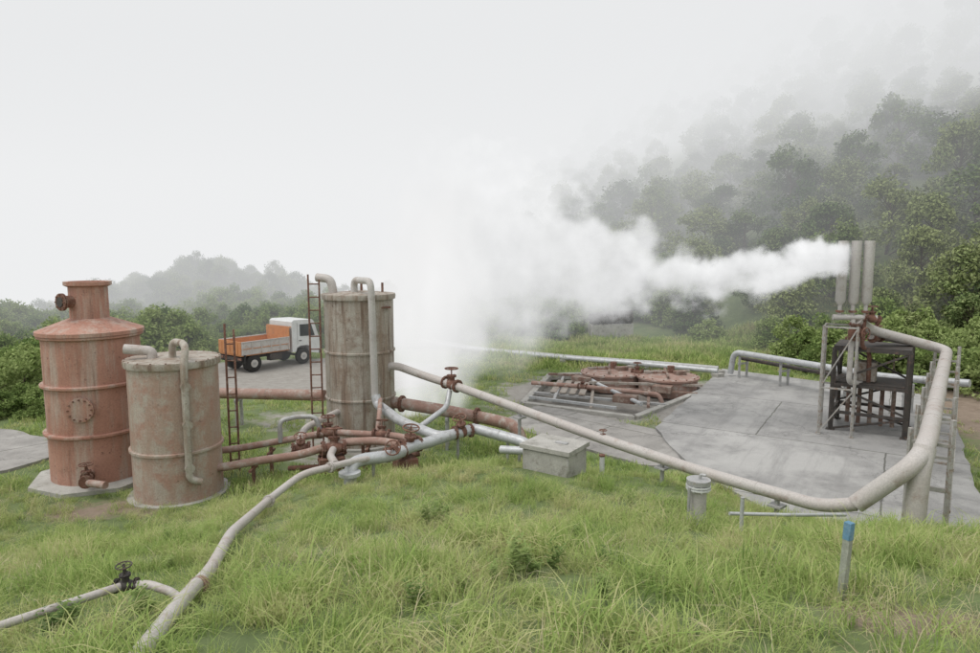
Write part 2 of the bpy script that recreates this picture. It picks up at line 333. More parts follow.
d=V((-.45,-.85,0)).normalized(); p=V((c[0],c[1],3.62)); b.cyl(p+d*.28,p+d*.52,.12,'rust'); b.flange(p+d*.52,d,.17,'rust',.05); b.cyl(p+d*.55,p+d*.565,.10,'dark')
d=V((.25,-.97,0)).normalized(); p=V((c[0],c[1],1.6)); b.cyl(p+d*.8,p+d*.9,.2,'tankred'); b.cyl(p+d*.9,p+d*.93,.24,'tankred'); 
for k in range(12):
    u=V((-d.y,d.x,0)); a=k*math.pi/6; q=p+(u*math.cos(a)+V((0,0,1))*math.sin(a))*.2; b.cyl(q+d*.92,q+d*.96,.016,'rust',n=6)
b.tube([(c[0]+.3,c[1]-.8,.35),(c[0]+.45,c[1]-1.2,.3),(c[0]+.9,c[1]-1.35,.3)],.07,'rustpink'); b.valve((c[0]+.4,c[1]-1.1,.32),(.3,-.6,0),.07)
b.done()
b=B('tank_base'); b.lathe(c,[(1.25,-.4),(1.25,.08),(1.22,.1)],'conc',8); b.done()
c=(-5.95,12.1,0)
b=B('rusty_condenser_tank')
b.lathe(c,[(.78,-.1),(.78,2.5)],'tankgrey',48)
for z in (.95,): b.lathe((c[0],c[1],z),[(.79,-.03),(.82,-.02),(.82,.02),(.79,.03)],'tankgrey',48)
b.lathe(c,[(.83,2.5),(.84,2.56),(.83,2.62),(.2,2.66)],'tankgrey3',48)
bolts(b,c,.81,2.6,20,'rust')
b.tube([(c[0]-.25,c[1]-.25,2.6),(c[0]-.25,c[1]-.25,2.78),(c[0]-.70,c[1]-.35,2.83)],.09,'pipegrey',.15)
b.tube([(c[0]+.1,c[1]-.2,2.6),(c[0]+.1,c[1]-.2,2.95),(c[0]+.5,c[1]-.5,2.95),(c[0]+.52,c[1]-.68,2.6),(c[0]+.52,c[1]-.68,.5),(c[0]+.7,c[1]-.6,.42)],.065,'tankgrey3',.2)
for z in(.7,1.5,2.2): b.cyl((c[0]+.46,c[1]-.58,z),(c[0]+.56,c[1]-.72,z),.085,'tankgrey3')
b.lathe((c[0],c[1],0),[(.9,-.2),(.9,.04)],'conc',24)
b.done()
c=(-3.12,15.5,0)
b=B('weathered_steam_tank')
b.lathe(c,[(.81,-.1),(.81,3.5)],'tankgrey3',56)
for z in (1.15,2.25): b.lathe((c[0],c[1],z),[(.82,-.03),(.84,-.02),(.84,.02),(.82,.03)],'tankgrey3',56)
b.lathe(c,[(.86,3.48),(.87,3.56),(.86,3.60),(.2,3.66)],'tankgrey3',56)
bolts(b,c,.84,3.56,24,'rust')
b.tube([(c[0]-.55,c[1]-.2,3.58),(c[0]-.6,c[1]-.2,3.95),(c[0]-.95,c[1]-.1,3.98)],.10,'pipegrey',.16)
b.tube([(c[0]-.05,c[1]-.25,3.58),(c[0]-.05,c[1]-.25,3.93),(c[0]+.45,c[1]-.9,3.93),(c[0]+.47,c[1]-.92,3.6),(c[0]+.5,c[1]-.92,1.3)],.08,'stack',.22,fl=.9)
for k in(0,1,2): b.box((c[0]+.55-.25*k,c[1]+.1,3.74),(.05,.05,.22),'rust')
b.box((c[0]+.62,c[1]-.35,3.3),(.3,.3,.04),'rust',.5)
b.lathe((c[0],c[1],0),[(.95,-.2),(.95,.05)],'conc',24)
b.done()
def ladder(name,x,y,z0,z1,w,rz,mat,step=.3,rr=.015):
    b=B(name); u=V((math.cos(rz),math.sin(rz),0))
    for sg in(-1,1):
        p=V((x,y,0))+u*w/2*sg; b.beam((p.x,p.y,z0),(p.x,p.y,z1+(0.12 if sg<0 else 0)),.035,mat)
    z=z0+.25
    while z<z1: b.cyl(V((x,y,z))-u*w/2,V((x,y,z))+u*w/2,rr,mat,n=8); z+=step
    b.done()
ladder('rusty_ladder',-4.02,14.9,0,3.95,.24,.2,'rust')
ladder('rusty_ladder',-5.35,13.3,0,3.0,.17,.3,'rust',.35)
# ------------------------------------------------------------------ pipes
b=B('steam_pipeline')
PA=[(-2.5,15.25,1.0),(-2.45,15.22,1.9),(-2.17,15.2,1.9),(-1.5,14.8,1.74),(-.9,14.4,1.64),(2.06,11.6,1.19),(3.36,10.1,1.10),(4.60,8.75,1.07),(4.95,8.5,1.2),(5.5,8.15,1.9),(5.92,8.6,2.06),(11.32,16,2.16),(9.38,16,2.66),(8.9,15.75,2.95)]
b.tube(PA[:9],.092,'pipegrey',.35,18,fl=1.3); b.tube(PA[8:],.12,'pipegrey',.45,18,fl=1.3)
b.tube([(5.72,8.35,2.04),(5.6,8.25,1.75),(5.56,8.22,.8)],.13,'pipegrey',.2,18)
b.valve((-.86,14.37,1.64),(.72,-.68,-.1),.085,'rust','rust')
b.valve((2.06,11.6,1.19),(.66,-.75,-.05),.04,'rust','rust')
for x,y,z in ((.6,12.95,1.35),(2.9,10.65,1.08),(4.2,9.2,1.0)):
    b.cyl((x,y,h(x,y)-.2),(x,y,z),.035,'galv',n=10); b.box((x,y,z-.1),(.2,.2,.03),'galv',.7)
b.done()
b=B('rusty_pipeline')
b.tube([(-9.3,17.9,.2),(-9.26,17.6,.8),(-7.29,17,.86),(-4.12,15.95,1.03)],.14,'rustpink',.3,18,fl=2)
b.tube([(-2.4,15.4,1.0),(-1.2,14.95,.92),(.11,14.5,.78),(.6,14.2,.72),(.75,14.1,.2)],.14,'rustpink',.3,18,fl=2)
for x,y,z in((-6.6,16.78,.9),(-8.5,17.4,.85),(-1.0,14.88,.9)):
    b.beam((x,y-.12,-.3),(x,y-.12,z-.12),.07,'galv'); b.beam((x,y+.2,-.3),(x,y+.2,z-.12),.07,'galv'); b.beam((x,y-.2,z-.17),(x,y+.25,z-.17),.07,'galv')
b.flange((-2.1,15.27,.98),(1,-.35,0),.2,'rust'); b.flange((-.3,14.63,.84),(1,-.35,0),.2,'rust')
b.done()
b=B('silver_pipeline')
b.tube([(-2.6,14.55,1.35),(-2.55,14.5,1.15),(-1.92,13.6,1.0),(-.99,12.7,.9),(-.5,12.9,.98),(-.31,13.0,1.0),(.7,12.3,.92),(1.0,12.1,.66)],.105,'silver',.25,18,fl=.8)
b.tube([(-.31,13.0,1.0),(-.8,12.7,.95),(-1.16,12.3,.93),(-1.52,12.0,.92),(-1.74,11.55,.9),(-2.3,11.25,.92),(-2.42,11.0,.9),(-2.42,10.9,.5)],.11,'silver',.25,18,fl=.6)
b.tube([(.2,11.75,.95),(.7,11.5,1.0),(.95,11.35,1.0)],.075,'silver',.1,14)
b.tube([(-.9,14.3,1.5),(-.95,14.0,1.2),(-1.45,13.2,.98)],.06,'silver',.15,14)
b.cyl((-2.42,10.9,.82),(-2.42,10.9,.76),.19,'silver')
for x,y in((-1.6,13.1),(-.65,12.85),(.35,12.55),(-2.1,11.4)):
    b.cyl((x,y,h(x,y)-.1),(x,y,.85),.03,'galv',n=8)
b.done()
def vset(name,items):
    b=B(name)
    for p,d,r,up in items: b.valve(p,d,r,'rust','rust',up)
    b.done()
vset('pipe_valve',[((-1.52,12.05,.93),(.6,.6,0),.09,(.1,-.2,1))]); vset('pipe_valve',[((-.55,12.85,.98),(.6,.35,0),.08,(-.2,-.3,1))])
vset('pipe_valve',[((-3.75,12.6,.72),(.8,.3,0),.07,(.1,-.4,1))]); vset('pipe_valve',[((-3.05,12.4,.78),(.8,.3,0),.09,(.0,.2,1))])
vset('pipe_valve',[((-3.35,13.2,.87),(.9,-.1,0),.08,(.0,.0,1))]); vset('pipe_valve',[((-2.2,12.9,.9),(.9,-.1,0),.07,(.0,.4,1))]); vset('pipe_valve',[((-1.75,11.7,.9),(.5,.5,0),.08,(.0,-.6,.4))])
b=B('tank_pipework')
b.tube([(-5.7,12.1,.5),(-5.1,12.05,.5),(-4.66,12.3,.53),(-3.68,12.3,.67),(-2.95,12.5,.86),(-2.2,12.5,.9),(-1.5,12.1,.9)],.08,'rustpink',.25,14,fl=1)
b.tube([(-5.9,12.8,.55),(-5.12,13,.59),(-3.32,13.2,.87),(-1.81,12.8,.9),(-1.4,12.4,.88)],.07,'rustpink',.2,14,fl=1)
b.tube([(-3.77,12.6,.7),(-3.9,12.9,.7),(-3.9,13.4,.9),(-3.5,14.9,.9)],.07,'pipegrey',.2)
b.tube([(-3.05,12.4,.78),(-3.0,11.9,.78),(-2.66,10.9,.95)],.07,'pipegrey',.2)
b.tube([(-4.3,13.05,.7),(-4.3,13.05,1.15),(-4.0,13.2,1.2),(-3.6,13.2,1.2),(-3.5,13.2,.85)],.05,'galv',.12)
b.tube([(-2.3,13.0,.9),(-2.3,13.3,1.25),(-2.5,14.6,1.25)],.05,'rustpink',.1)
b.tube([(-4.0,12.6,.3),(-2.6,12.2,.5),(-1.4,12.6,.6)],.05,'rust',.1)
b.box((-3.1,12.4,.45),(.5,.4,.35),'rust',.3); b.box((-1.6,12.0,.55),(.4,.35,.35),'rust',.5)
for x,y,z in((-4.6,12.3,.5),(-3.3,12.4,.7),(-2.4,12.5,.85),(-4.5,13.05,.6),(-2.6,13.0,.85)):
    b.beam((x,y,h(x,y)-.1),(x,y,z),.06,'rust'); b.beam((x,y-.2,z-.1),(x,y+.2,z-.1),.05,'rust')
b.done()
b=B('slope_pipe')
def hp(x,y,o): return (x,y,h(x,y)+o)
b.tube([(-1.95,11.5,.90),(-2.4,11.0,.97),(-2.66,10.55,1.02),(-3.03,10.2,1.03),hp(-3.3,9.6,.2),hp(-3.15,8.5,.16),hp(-2.9,7.0,.14),hp(-2.52,5.6,.11),hp(-2.33,4.75,.09),hp(-2.25,4.45,.08),hp(-2.1,3.8,.05),hp(-2.0,3.3,.03),hp(-1.9,2.6,-.02)],.058,'pipegrey',.3,16)
for p,d in (((-2.66,10.55,1.02),(.5,.8,0)),(hp(-3.24,9.2,.18),(-.1,1,-.12))): b.flange(p,d,.09,'pipegrey',.05)
b.flange(hp(-2.4,5.1,.10),(.2,1,-.2),.085,'rustpink',.05)
b.done()
b=B('valve_pipe')
zz=2.10
b.tube([(-2.3,4.6,2.02),(-2.38,4.62,2.07),(-2.58,4.68,zz),(-2.7,4.7,zz-.02)],.032,'pipegrey',.06,12)
b.tube([(-2.78,4.7,zz-.02),(-3.01,4.35,2.12),(-3.25,4.05,2.14),(-3.6,3.5,2.17)],.03,'pipegrey',.1,12)
b.valve((-2.76,4.7,zz-.02),(1,.12,0),.032,'dark','dark',(0,-.1,1),1.25)
b.done()
# ------------------------------------------------------------------ pipe rack
b=B('pipe_rack')
a=V((6.15,8.87,0)); e=V((11.32,16,0))-V((5.95,8.6,0)); L=e.length; e.normalize(); w=V((e.y,-e.x,0))
for k in range(6):
    q=a+e*(L-.6)*k/5; zb=h(q.x,q.y)-.3
    for s_ in(-.24,.24):
        p=q+w*s_; b.beam((p.x,p.y,zb),(p.x,p.y,2.3 if s_>0 else 2.12),.055,'rack')
    for z in(1.93,1.3,.75): b.beam(V((q.x,q.y,z))-w*.28,V((q.x,q.y,z))+w*.28,.045,'rack')
for z in(1.6,1.0):
    b.beam(a+w*.27+V((0,0,z)),a+e*(L-.6)+w*.27+V((0,0,z)),.04,'rack')
b.beam(a-w*.27+V((0,0,1.5)),a+e*(L-.6)-w*.27+V((0,0,1.5)),.04,'rack')
b.done()
# ------------------------------------------------------------------ vent stacks
b=B('steam_vent_stack')
for k,(x,y) in enumerate([(8.49,15.8),(8.77,15.74),(9.05,15.68)]):
    z0=3.3;z1=4.84
    b.rings([((x,y,z0),(0,0,1),.05),((x,y,z0+.1),(0,0,1),.115),((x,y,z1),(0,0,1),.115),((x,y,z1),(0,0,1),.10),((x,y,z1-.15),(0,0,1),.095)],'stack',20)
    b.cyl((x,y,3.0),(x,y,3.32),.045,'stack')
    b.cyl((x,y,3.12),(x,y,3.17),.09,'rust')
b.tube([(8.35,15.83,3.0),(8.79,15.74,3.0),(9.3,15.64,3.0)],.07,'stack')
b.valve((8.79,15.7,2.65),(.2,0,1),.08,'rust','rust',(.4,-.9,0)); b.valve((9.2,15.66,2.98),(1,-.2,-.3),.07,'rust','rust')
b.tube([(8.79,15.74,3.0),(8.79,15.74,1.4),(9.3,16.1,1.3)],.065,'stack',.15)
b.tube([(9.05,15.7,3.0),(9.05,15.75,2.3),(9.4,16.0,2.1),(9.45,16.05,1.3)],.05,'rust',.15)
b.done()
def framework(name,cx,cy,sx,sy,rz,zs,post,mat,X=True,zb=.1):
    b=B(name); R=Matrix.Rotation(rz,3,'Z')
    C=[V((cx,cy,0))+R@V((i*sx/2,j*sy/2,0)) for i,j in((-1,-1),(1,-1),(1,1),(-1,1))]
    for c_ in C: b.beam((c_.x,c_.y,zb),(c_.x,c_.y,zs[-1]),post,mat); b.box((c_.x,c_.y,zb+.012),(post*2.2,post*2.2,.02),mat,rz)
    for k in range(4):
        p,q=C[k],C[(k+1)%4]
        for z in zs: b.beam((p.x,p.y,z-.03),(q.x,q.y,z-.03),post*.8,mat)
        if X:
            zz=[zb]+zs
            for i in range(len(zz)-1):
                if i%2==0: b.beam((p.x,p.y,zz[i]+.03),(q.x,q.y,zz[i+1]-.05),post*.55,mat)
                else: b.beam((q.x,q.y,zz[i]+.03),(p.x,p.y,zz[i+1]-.05),post*.55,mat)
    return b,C
b,C=framework('vent_stack_frame',8.62,15.9,.72,.7,-.55,[1.3,2.8],.05,'rack',False)
p,q=C[0],C[1]; b.beam((p.x,p.y,.15),(q.x,q.y,1.27),.03,'rack'); b.beam((p.x,p.y,1.3),(q.x,q.y,2.76),.03,'rack')
p,q=C[3],C[0]; b.beam((p.x,p.y,1.3),(q.x,q.y,2.76),.03,'rack')
b.done()
b,C=framework('steel_support_cage',9.68,16.3,1.6,1.3,-.6,[.6,1.3,2.2],.09,'dark',True)
b.box((9.68,16.3,1.32),(1.55,1.25,.05),'dark',-.6); b.box((9.68,16.3,2.23),(1.65,1.35,.05),'dark',-.6)
for k in range(5): 
    p=V((9.68,16.3,0))+Matrix.Rotation(-.6,3,'Z')@V((-.5+.25*k,0,0)); b.cyl((p.x,p.y,.2),(p.x,p.y,1.15),.05,'rustdull')
b.box((9.5,16.2,1.6),(.4,.35,.5),'wood',-.6)
b.tube([(9.4,16,2.5),(9.9,16.3,2.42),(11.0,16.0,2.25)],.07,'pipegrey',.2)
b.valve((9.6,16.1,2.46),(1,.5,0),.07)
b.done()
# ------------------------------------------------------------------ rear pipes
b=B('rear_pipe')
b.tube([(8.7,23.3,.2),(8.76,23.2,1.0),(9.9,21,1.02),(11.2,18.3,1.05),(12.4,16.6,1.2)],.10,'silver',.3,16,fl=2)
b.tube([(9.1,23.3,.75),(10.3,21,.75),(11.5,18.4,.8)],.07,'dark',.3,12)
for x,y in((8.9,23),(9.7,21.5),(10.6,19.6),(11.5,17.8)):
    b.beam((x,y,0),(x,y,.95),.07,'galv'); b.beam((x+.35,y+.2,0),(x+.35,y+.2,.9),.07,'galv'); b.beam((x-.05,y,.6),(x+.4,y+.2,.6),.06,'galv')
b.done()
for off,r,mt in((0,.10,'silver'),(.6,.08,'galv')):
    b=B('ground_pipe'); pts=[(-3.5+off,32.5,.15),(-1.4+off,29.9,.15),(2.9+off*1.1,26.2,.3),(5.5+off,24.9+off*.3,.3),(8.2+off*.4,23.2+off,.3)]
    b.tube(pts,r,mt,.4,14,fl=2)
    for x,y,z in pts: b.box((x,y,z-.22),(.35,.35,.3),'conc',.4)
    b.done()
# pit
b=B('wellhead_pit')
n=len(PIT)
for k in range(n):
    p,q=PIT[k],PIT[(k+1)%n]; b.beam((p[0],p[1],-.02),(q[0],q[1],-.02),.2,'conc',.22)
for p,q,wd,mt in [((1.4,20.6,.08),(5.2,18.9,.08),.10,'galv'),((1.8,22.0,.08),(6.6,20.4,.08),.10,'rustdull'),((2.9,18.4,.1),(3.9,23.9,.1),.09,'wood'),((1.9,19.2,.12),(2.7,23.4,.12),.09,'galv'),((4.6,18.6,.1),(5.6,22.6,.1),.09,'rustdull'),((1.2,19.6,.16),(3.6,18.2,.16),.07,'silver'),((2.1,23.2,.2),(5.4,22.2,.2),.09,'rustdull'),((3.3,21.4,.25),(6.9,20.9,.25),.08,'wood')]: b.beam(p,q,wd,mt,.08)
for k in range(4):
    p=V((2.0+k*.28,20.3-k*.13,.16)); b.beam(p,p+V((.45,1.9,0)),.2,'wood',.04)
b.tube([(1.4,21.5,.22),(3.0,20.8,.24),(5.2,19.7,.22),(5.3,19.65,-.1)],.07,'rustpink',.2); b.tube([(3.3,23.2,.2),(3.6,21.2,.22),(4.4,18.6,.18)],.06,'silver',.2)
for x,y,sx,sy,sz in ((4.1,19.4,.7,.4,.22),(5.6,20.8,.6,.4,.22),(3.2,22.2,.7,.4,.25)): b.box((x,y,.05+sz/2),(sx,sy,sz),'rustdull',-.5)
b.valve((3.0,20.8,.24),(1,-.5,0),.06); b.valve((5.1,22.3,.42),(1,-.5,0),.08)
b.done()
for x,y,r in((4.25,22.7,.98),(6.05,21.9,.98)):
    b=B('rusty_round_hatch'); b.lathe((x,y,0),[(r,-.2),(r,.30),(r+.07,.32),(r+.07,.38),(r*.6,.45),(.15,.49)],'rustpink',36)
    b.cyl((x+.1,y,.42),(x+.1,y,.72),.12,'rust'); b.torus((x-.3,y-.1,.52),(0,0,1),.2,.02,'rust'); b.box((x+.35,y-.2,.50),(.4,.25,.18),'rustdull',.4); b.beam((x-.8,y,.50),(x+.8,y+.2,.51),.07,'wood'); b.beam((x-.2,y-.8,.49),(x+.1,y+.8,.49),.07,'rustdull')
    for k in range(16): a=k*math.pi/8; b.cyl((x+r*math.cos(a),y+r*math.sin(a),.35),(x+r*math.cos(a),y+r*math.sin(a),.42),.025,'rust',n=6)
    b.done()
b=B('black_corrugated_pipe'); p=V((5.2,33.6,1.1)); q=V((7.4,34.0,1.2)); d=(q-p); cs=[]
for k in range(61):
    t=k/60; cs.append((p+d*t,d,.30+(.06 if (k//3)%2 else 0)))
b.rings(cs,'dark',20); b.box((6.3,33.9,.2),(2.3,.6,1.3),'conc',.17); b.done()
# ------------------------------------------------------------------ concrete box, posts
b=B('concrete_utility_box'); z=h(1.1,11)-.02
b.box((1.13,11.1,z+.17),(.9,.72,.5),'conc',-.6); b.box((1.13,11.1,z+.46),(.97,.79,.08),'conc',-.6); b.box((1.25,11.05,z+.51),(.22,.10,.02),'galv',-.6); b.done()
x,y=2.66,8.05; z=h(x,y)+.1
b=B('flanged_standpipe'); b.cyl((x,y,z-.2),(x,y,z+.42),.105,'stack',n=24); b.flange((x,y,z+.40),(0,0,1),.155,'white',.05); b.cyl((x,y,z+.44),(x,y,z+.5),.15,'galv',n=24); b.cyl((x-.14,y-.08,z-.2),(x-.14,y-.08,z+.42),.02,'galv',n=8)
b.tube([(x+.02,y,z+.5),(x+.02,y,z+.56),(x+.08,y-.04,z+.56)],.02,'galv',.03); b.done()
x,y=2.85,7.1; z=h(x,y); b=B('marker_post'); b.cyl((x,y,z-.1),(x,y,z+.46),.022,'silver',n=10); b.cyl((x,y,z+.46),(x,y,z+.475),.024,'galv',n=10); b.done()
x,y=2.0,11.3; z=h(x,y); b=B('marker_post'); b.cyl((x,y,z-.1),(x,y,z+.34),.045,'white',n=10); b.cyl((x,y,z+.34),(x,y,z+.37),.055,'rust',n=10); b.done()
x,y=2.57,4.5; z=h(x,y)+.09; b=B('survey_stake'); RR=Matrix.Rotation(.04,3,'Y')@Matrix.Rotation(.5,3,'Z'); b.box((x,y,z+.2),(.05,.05,.62),'stake',.5,R=RR); b.box((x+.0185*.55,y,z+.45),(.054,.054,.13),'blue',R=RR); b.done()
b=B('thin_ground_pipe'); b.tube([(2.9,7.6,h(2.9,7.6)+.2),(3.7,7.8,h(3.7,7.8)+.22),(4.7,8.3,h(4.7,8.3)+.22)],.022,'silver',.1,10); b.done()
# ------------------------------------------------------------------ truck
b=B('dump_truck'); b.M=Matrix.Translation((-9.75,28.1,-.4))@Matrix.Rotation(math.atan2(.80,.60),4,'Z')@Matrix.Scale(.96,4)
for s_ in(-.38,.38): b.box((.1,s_,.62),(3.7,.1,.16),'dark')
def wheel(x,y,w):
    b.rings([((x,y-w/2,.38),(0,1,0),.30),((x,y-w/2+.03,.38),(0,1,0),.37),((x,y+w/2-.03,.38),(0,1,0),.37),((x,y+w/2,.38),(0,1,0),.30)],'rubber',28)
    sg=1 if y>0 else -1; b.cyl((x,y+sg*(w/2-.01),.38),(x,y+sg*(w/2+.012),.38),.17,'bedgrey',n=20); b.cyl((x,y+sg*(w/2),.38),(x,y+sg*(w/2+.05),.38),.07,'galv',n=12)
for s_ in(-.72,.72): wheel(1.45,s_,.2); wheel(-1.15,s_*.93,.36)
b.cyl((1.45,-.7,.38),(1.45,.7,.38),.05,'dark'); b.cyl((-1.15,-.6,.38),(-1.15,.6,.38),.07,'dark')
def prism(P,y0,y1,mat):
    n=len(P); b.add([(x,y0,z) for x,z in P]+[(x,y1,z) for x,z in P],[tuple(range(n)),tuple(range(2*n-1,n-1,-1))]+[(k,(k+1)%n,(k+1)%n+n,k+n) for k in range(n)],mat)
prism([(.82,.62),(1.02,.62),(1.08,.8),(1.25,.87),(1.65,.87),(1.82,.8),(1.88,.5),(2.28,.42),(2.36,.55),(2.34,1.15),(2.05,1.95),(1.95,2.04),(.95,2.08),(.82,2.0)],-.84,.84,'white')
for s_ in(-1,1):
    y=.843*s_; y2=.852*s_
    prism([(1.25,1.32),(2.08,1.28),(1.88,1.84),(1.25,1.86)],min(y,y2),max(y,y2),'glass')
    prism([(1.10,.95),(1.115,.95),(1.115,1.95),(1.10,1.95)],min(y,y2),max(y,y2),'galv'); prism([(1.18,1.1),(1.33,1.1),(1.33,1.13),(1.18,1.13)],min(y,y2*1.01),max(y,y2*1.01),'dark')
    b.box((2.3,.98*s_,1.55),(.05,.16,.28),'dark'); b.beam((2.25,.84*s_,1.72),(2.3,.98*s_,1.68),.03,'dark')
b.box((.812,0,1.6),(.012,1.2,.4),'glass'); b.add([(2.352,-.72,1.2),(2.352,.72,1.2),(2.085,.66,1.9),(2.085,-.66,1.9)],[(0,1,2,3)],'glass')
b.box((2.36,0,.52),(.1,1.7,.2),'dark')
x0,x1=-1.75,.66; zf=.85; zt=1.33
b.box(((x0+x1)/2,0,zf-.06),(x1-x0,1.66,.1),'orange')
for s_ in(-1,1):
    b.box(((x0+x1)/2,s_*.85,(zf+zt)/2-.02),(x1-x0,.035,zt-zf+.08),'bedgrey'); b.box(((x0+x1)/2,s_*.825,(zf+zt)/2-.02),(x1-x0-.04,.015,zt-zf+.04),'orange')
    for k in range(6): b.box((x0+.04+k*(x1-x0-.08)/5,s_*.875,(zf+zt)/2-.02),(.05,.03,zt-zf+.08),'bedgrey')
    b.box(((x0+x1)/2,s_*.875,zt+.02),(x1-x0,.05,.04),'bedgrey'); b.box(((x0+x1)/2,s_*.872,1.05),(x1-x0,.035,.03),'orange')
    b.box((-1.62,s_*.8,.62),(.04,.3,.36),'rubber')
b.box((x1,0,(zf+1.75)/2),(.05,1.7,1.75-zf),'orange'); b.box((x0,0,(zf+zt)/2),(.05,1.7,zt-zf+.08),'orange')
for y in(-.6,0,.6): b.box((x0-.03,y,(zf+zt)/2),(.03,.06,zt-zf),'orange')
b.box((x1+.05,0,1.78),(.1,1.75,.05),'orange'); b.box((x0+.05,0,.6),(.06,1.6,.14),'dark')
for y in(-.68,.68): b.box((x0+.0,y,.62),(.04,.25,.1),'rust')
b.box((-.05,-.7,.55),(.6,.3,.3),'dark'); b.box((-.05,.7,.55),(.5,.3,.3),'galv')
b.done()
# ------------------------------------------------------------------ vegetation meshes
def mesh_from(name,v,f,mats,mi=None):
    me=bpy.data.meshes.new(name); me.from_pydata(v,[],f)
    for k in mats: me.materials.append(M[k])
    if mi is not None: me.polygons.foreach_set('material_index',mi)
    return me
def hidden_coll(name,meshes):
    c=bpy.data.collections.new(name)
    for k,m in enumerate(meshes):
        o=bpy.data.objects.new(name+'_piece',m); c.objects.link(o)
    return c
def tuft(seed,n,R,hmin,hmax,wid,lean,bias=0):
    r=random.Random(seed); v=[];f=[]; ba=r.uniform(0,6.28)
    for _ in range(n):
        a=r.uniform(0,6.28); q=R*math.sqrt(r.random()); bx,by=q*math.cos(a),q*math.sin(a)
        L=r.uniform(hmin,hmax)*(1.15-.5*q/R); w=wid*r.uniform(.6,1.3); az=r.uniform(0,6.28) if r.random()>bias else ba+r.uniform(-.7,.7); dx,dy=math.cos(az),math.sin(az); ln=r.uniform(.15,1)*lean
        px,py=-dy,dx; o=len(v)
        for k,t in enumerate((0,.35,.7,1)):
            s=ln*t*t*L; z=L*(t-.4*ln*t*t*t); ww=w*(1,.9,.6,.08)[k]*.5
            v.append((bx+dx*s-px*ww,by+dy*s-py*ww,z)); v.append((bx+dx*s+px*ww,by+dy*s+py*ww,z))
        for k in range(3): f.append((o+2*k,o+2*k+1,o+2*k+3,o+2*k+2))
    return v,f
gm=[mesh_from('grass_tuft',*tuft(k,54,.15,.07,.30,.0062,1.25,.35),['grass']) for k in range(8)]
dm=[mesh_from('dry_tuft',*tuft(80+k,16,.16,.06,.27,.0045,1.5,.4),['straw']) for k in range(4)]
gf=[mesh_from('grass_tuft_far',*tuft(50+k,34,.28,.10,.30,.02,.9),['grass']) for k in range(4)]
def leafquad(v,f,c,s,r,up=.5):
    n=V((r.gauss(0,1),r.gauss(0,1),r.gauss(0,1)+up)).normalized(); a=n.orthogonal().normalized(); a.rotate(Matrix.Rotation(r.uniform(0,6.28),3,n)); b_=n.cross(a); o=len(v); c=V(c)
    v+= [tuple(c-a*s),tuple(c-b_*s*.5),tuple(c+a*s),tuple(c+b_*s*.5)]; f.append((o,o+1,o+2,o+3))
def tree(seed,Ht,R,nl,ls,leaf='leaf',crown0=.3,ncl=34):
    r=random.Random(seed); v=[];f=[];mi=[]
    def limb(p,q,r1,r2,n=6):
        p=V(p);q=V(q);d=(q-p).normalized(); u=d.orthogonal().normalized(); w=d.cross(u); o=len(v)
        for c,rr in((p,r1),(q,r2)):
            for k in range(n): v.append(tuple(c+(u*math.cos(6.283*k/n)+w*math.sin(6.283*k/n))*rr))
        for k in range(n): f.append((o+k,o+(k+1)%n,o+n+(k+1)%n,o+n+k)); mi.append(0)
    bend=V((r.uniform(-.3,.3),r.uniform(-.3,.3),0)); base=V((0,0,-.3)); mid=V((bend.x,bend.y,Ht*.45)); top=V((bend.x*.3,bend.y*.5,Ht*.85)); tr=Ht*.022
    limb(base,mid,tr,tr*.7); limb(mid,top,tr*.7,tr*.2)
    for k in range(ncl):
        z=r.uniform(crown0,1.0); t_=(z-crown0)/(1-crown0); prof=(1-t_**2.2)**.5*(.75+.25*min(1,t_*4))
        a=r.uniform(0,6.28); q=R*prof*math.sqrt(r.uniform(.3,1)); c=V((q*math.cos(a),q*math.sin(a),Ht*z*.93))
        st=V((bend.x*.6,bend.y*.6,max(Ht*.1,c.z-Ht*.22)))
        if k%2==0: limb(st,c,tr*.35,tr*.1,5)
        cr=R*r.uniform(.22,.40)
        for _ in range(nl//ncl):
            d=V((r.gauss(0,1),r.gauss(0,1),r.gauss(0,.8))).normalized()*cr*(r.random()**.35); 
            if d.z<0: d.z*=.6
            leafquad(v,f,c+d,ls*r.uniform(.6,1.3),r,.8); mi.append(1)
    return mesh_from('tree_mesh',v,f,['bark',leaf],mi)
tm=[tree(100+k,random.uniform(4.2,6),random.uniform(1.9,2.7),5600,.12,'leaf',.06,random.choice((38,46,54))) for k in range(6)]
bm_=[tree(200+k,random.uniform(1.5,2.1),random.uniform(.9,1.3),2600,.075,'shrubleaf',.05,24) for k in range(4)]
def weed(seed,n,hh):
    r=random.Random(seed); v=[];f=[];mi=[]
    for s_ in range(n):
        a=r.uniform(0,6.28); ln=r.uniform(.1,.6); L=hh*r.uniform(.6,1); tip=V((math.cos(a)*ln*L,math.sin(a)*ln*L,L))
        for k in range(14):
            t=.15+.85*k/13; c=tip*t+V((0,0,.0)); aa=k*2.4+r.uniform(-.3,.3); s=.045*(1.1-.5*t)*r.uniform(.8,1.2); d=V((math.cos(aa),math.sin(aa),.25)); e_=V((-math.sin(aa),math.cos(aa),0)); o=len(v)
            v+=[tuple(c),tuple(c+d*s*.9+e_*s*.42),tuple(c+d*s*2),tuple(c+d*s*.9-e_*s*.42)]; f.append((o,o+1,o+2,o+3)); mi.append(0)
    return mesh_from('weed',v,f,['shrubleaf'],mi)
wm=[weed(300+k,10,.36) for k in range(3)]
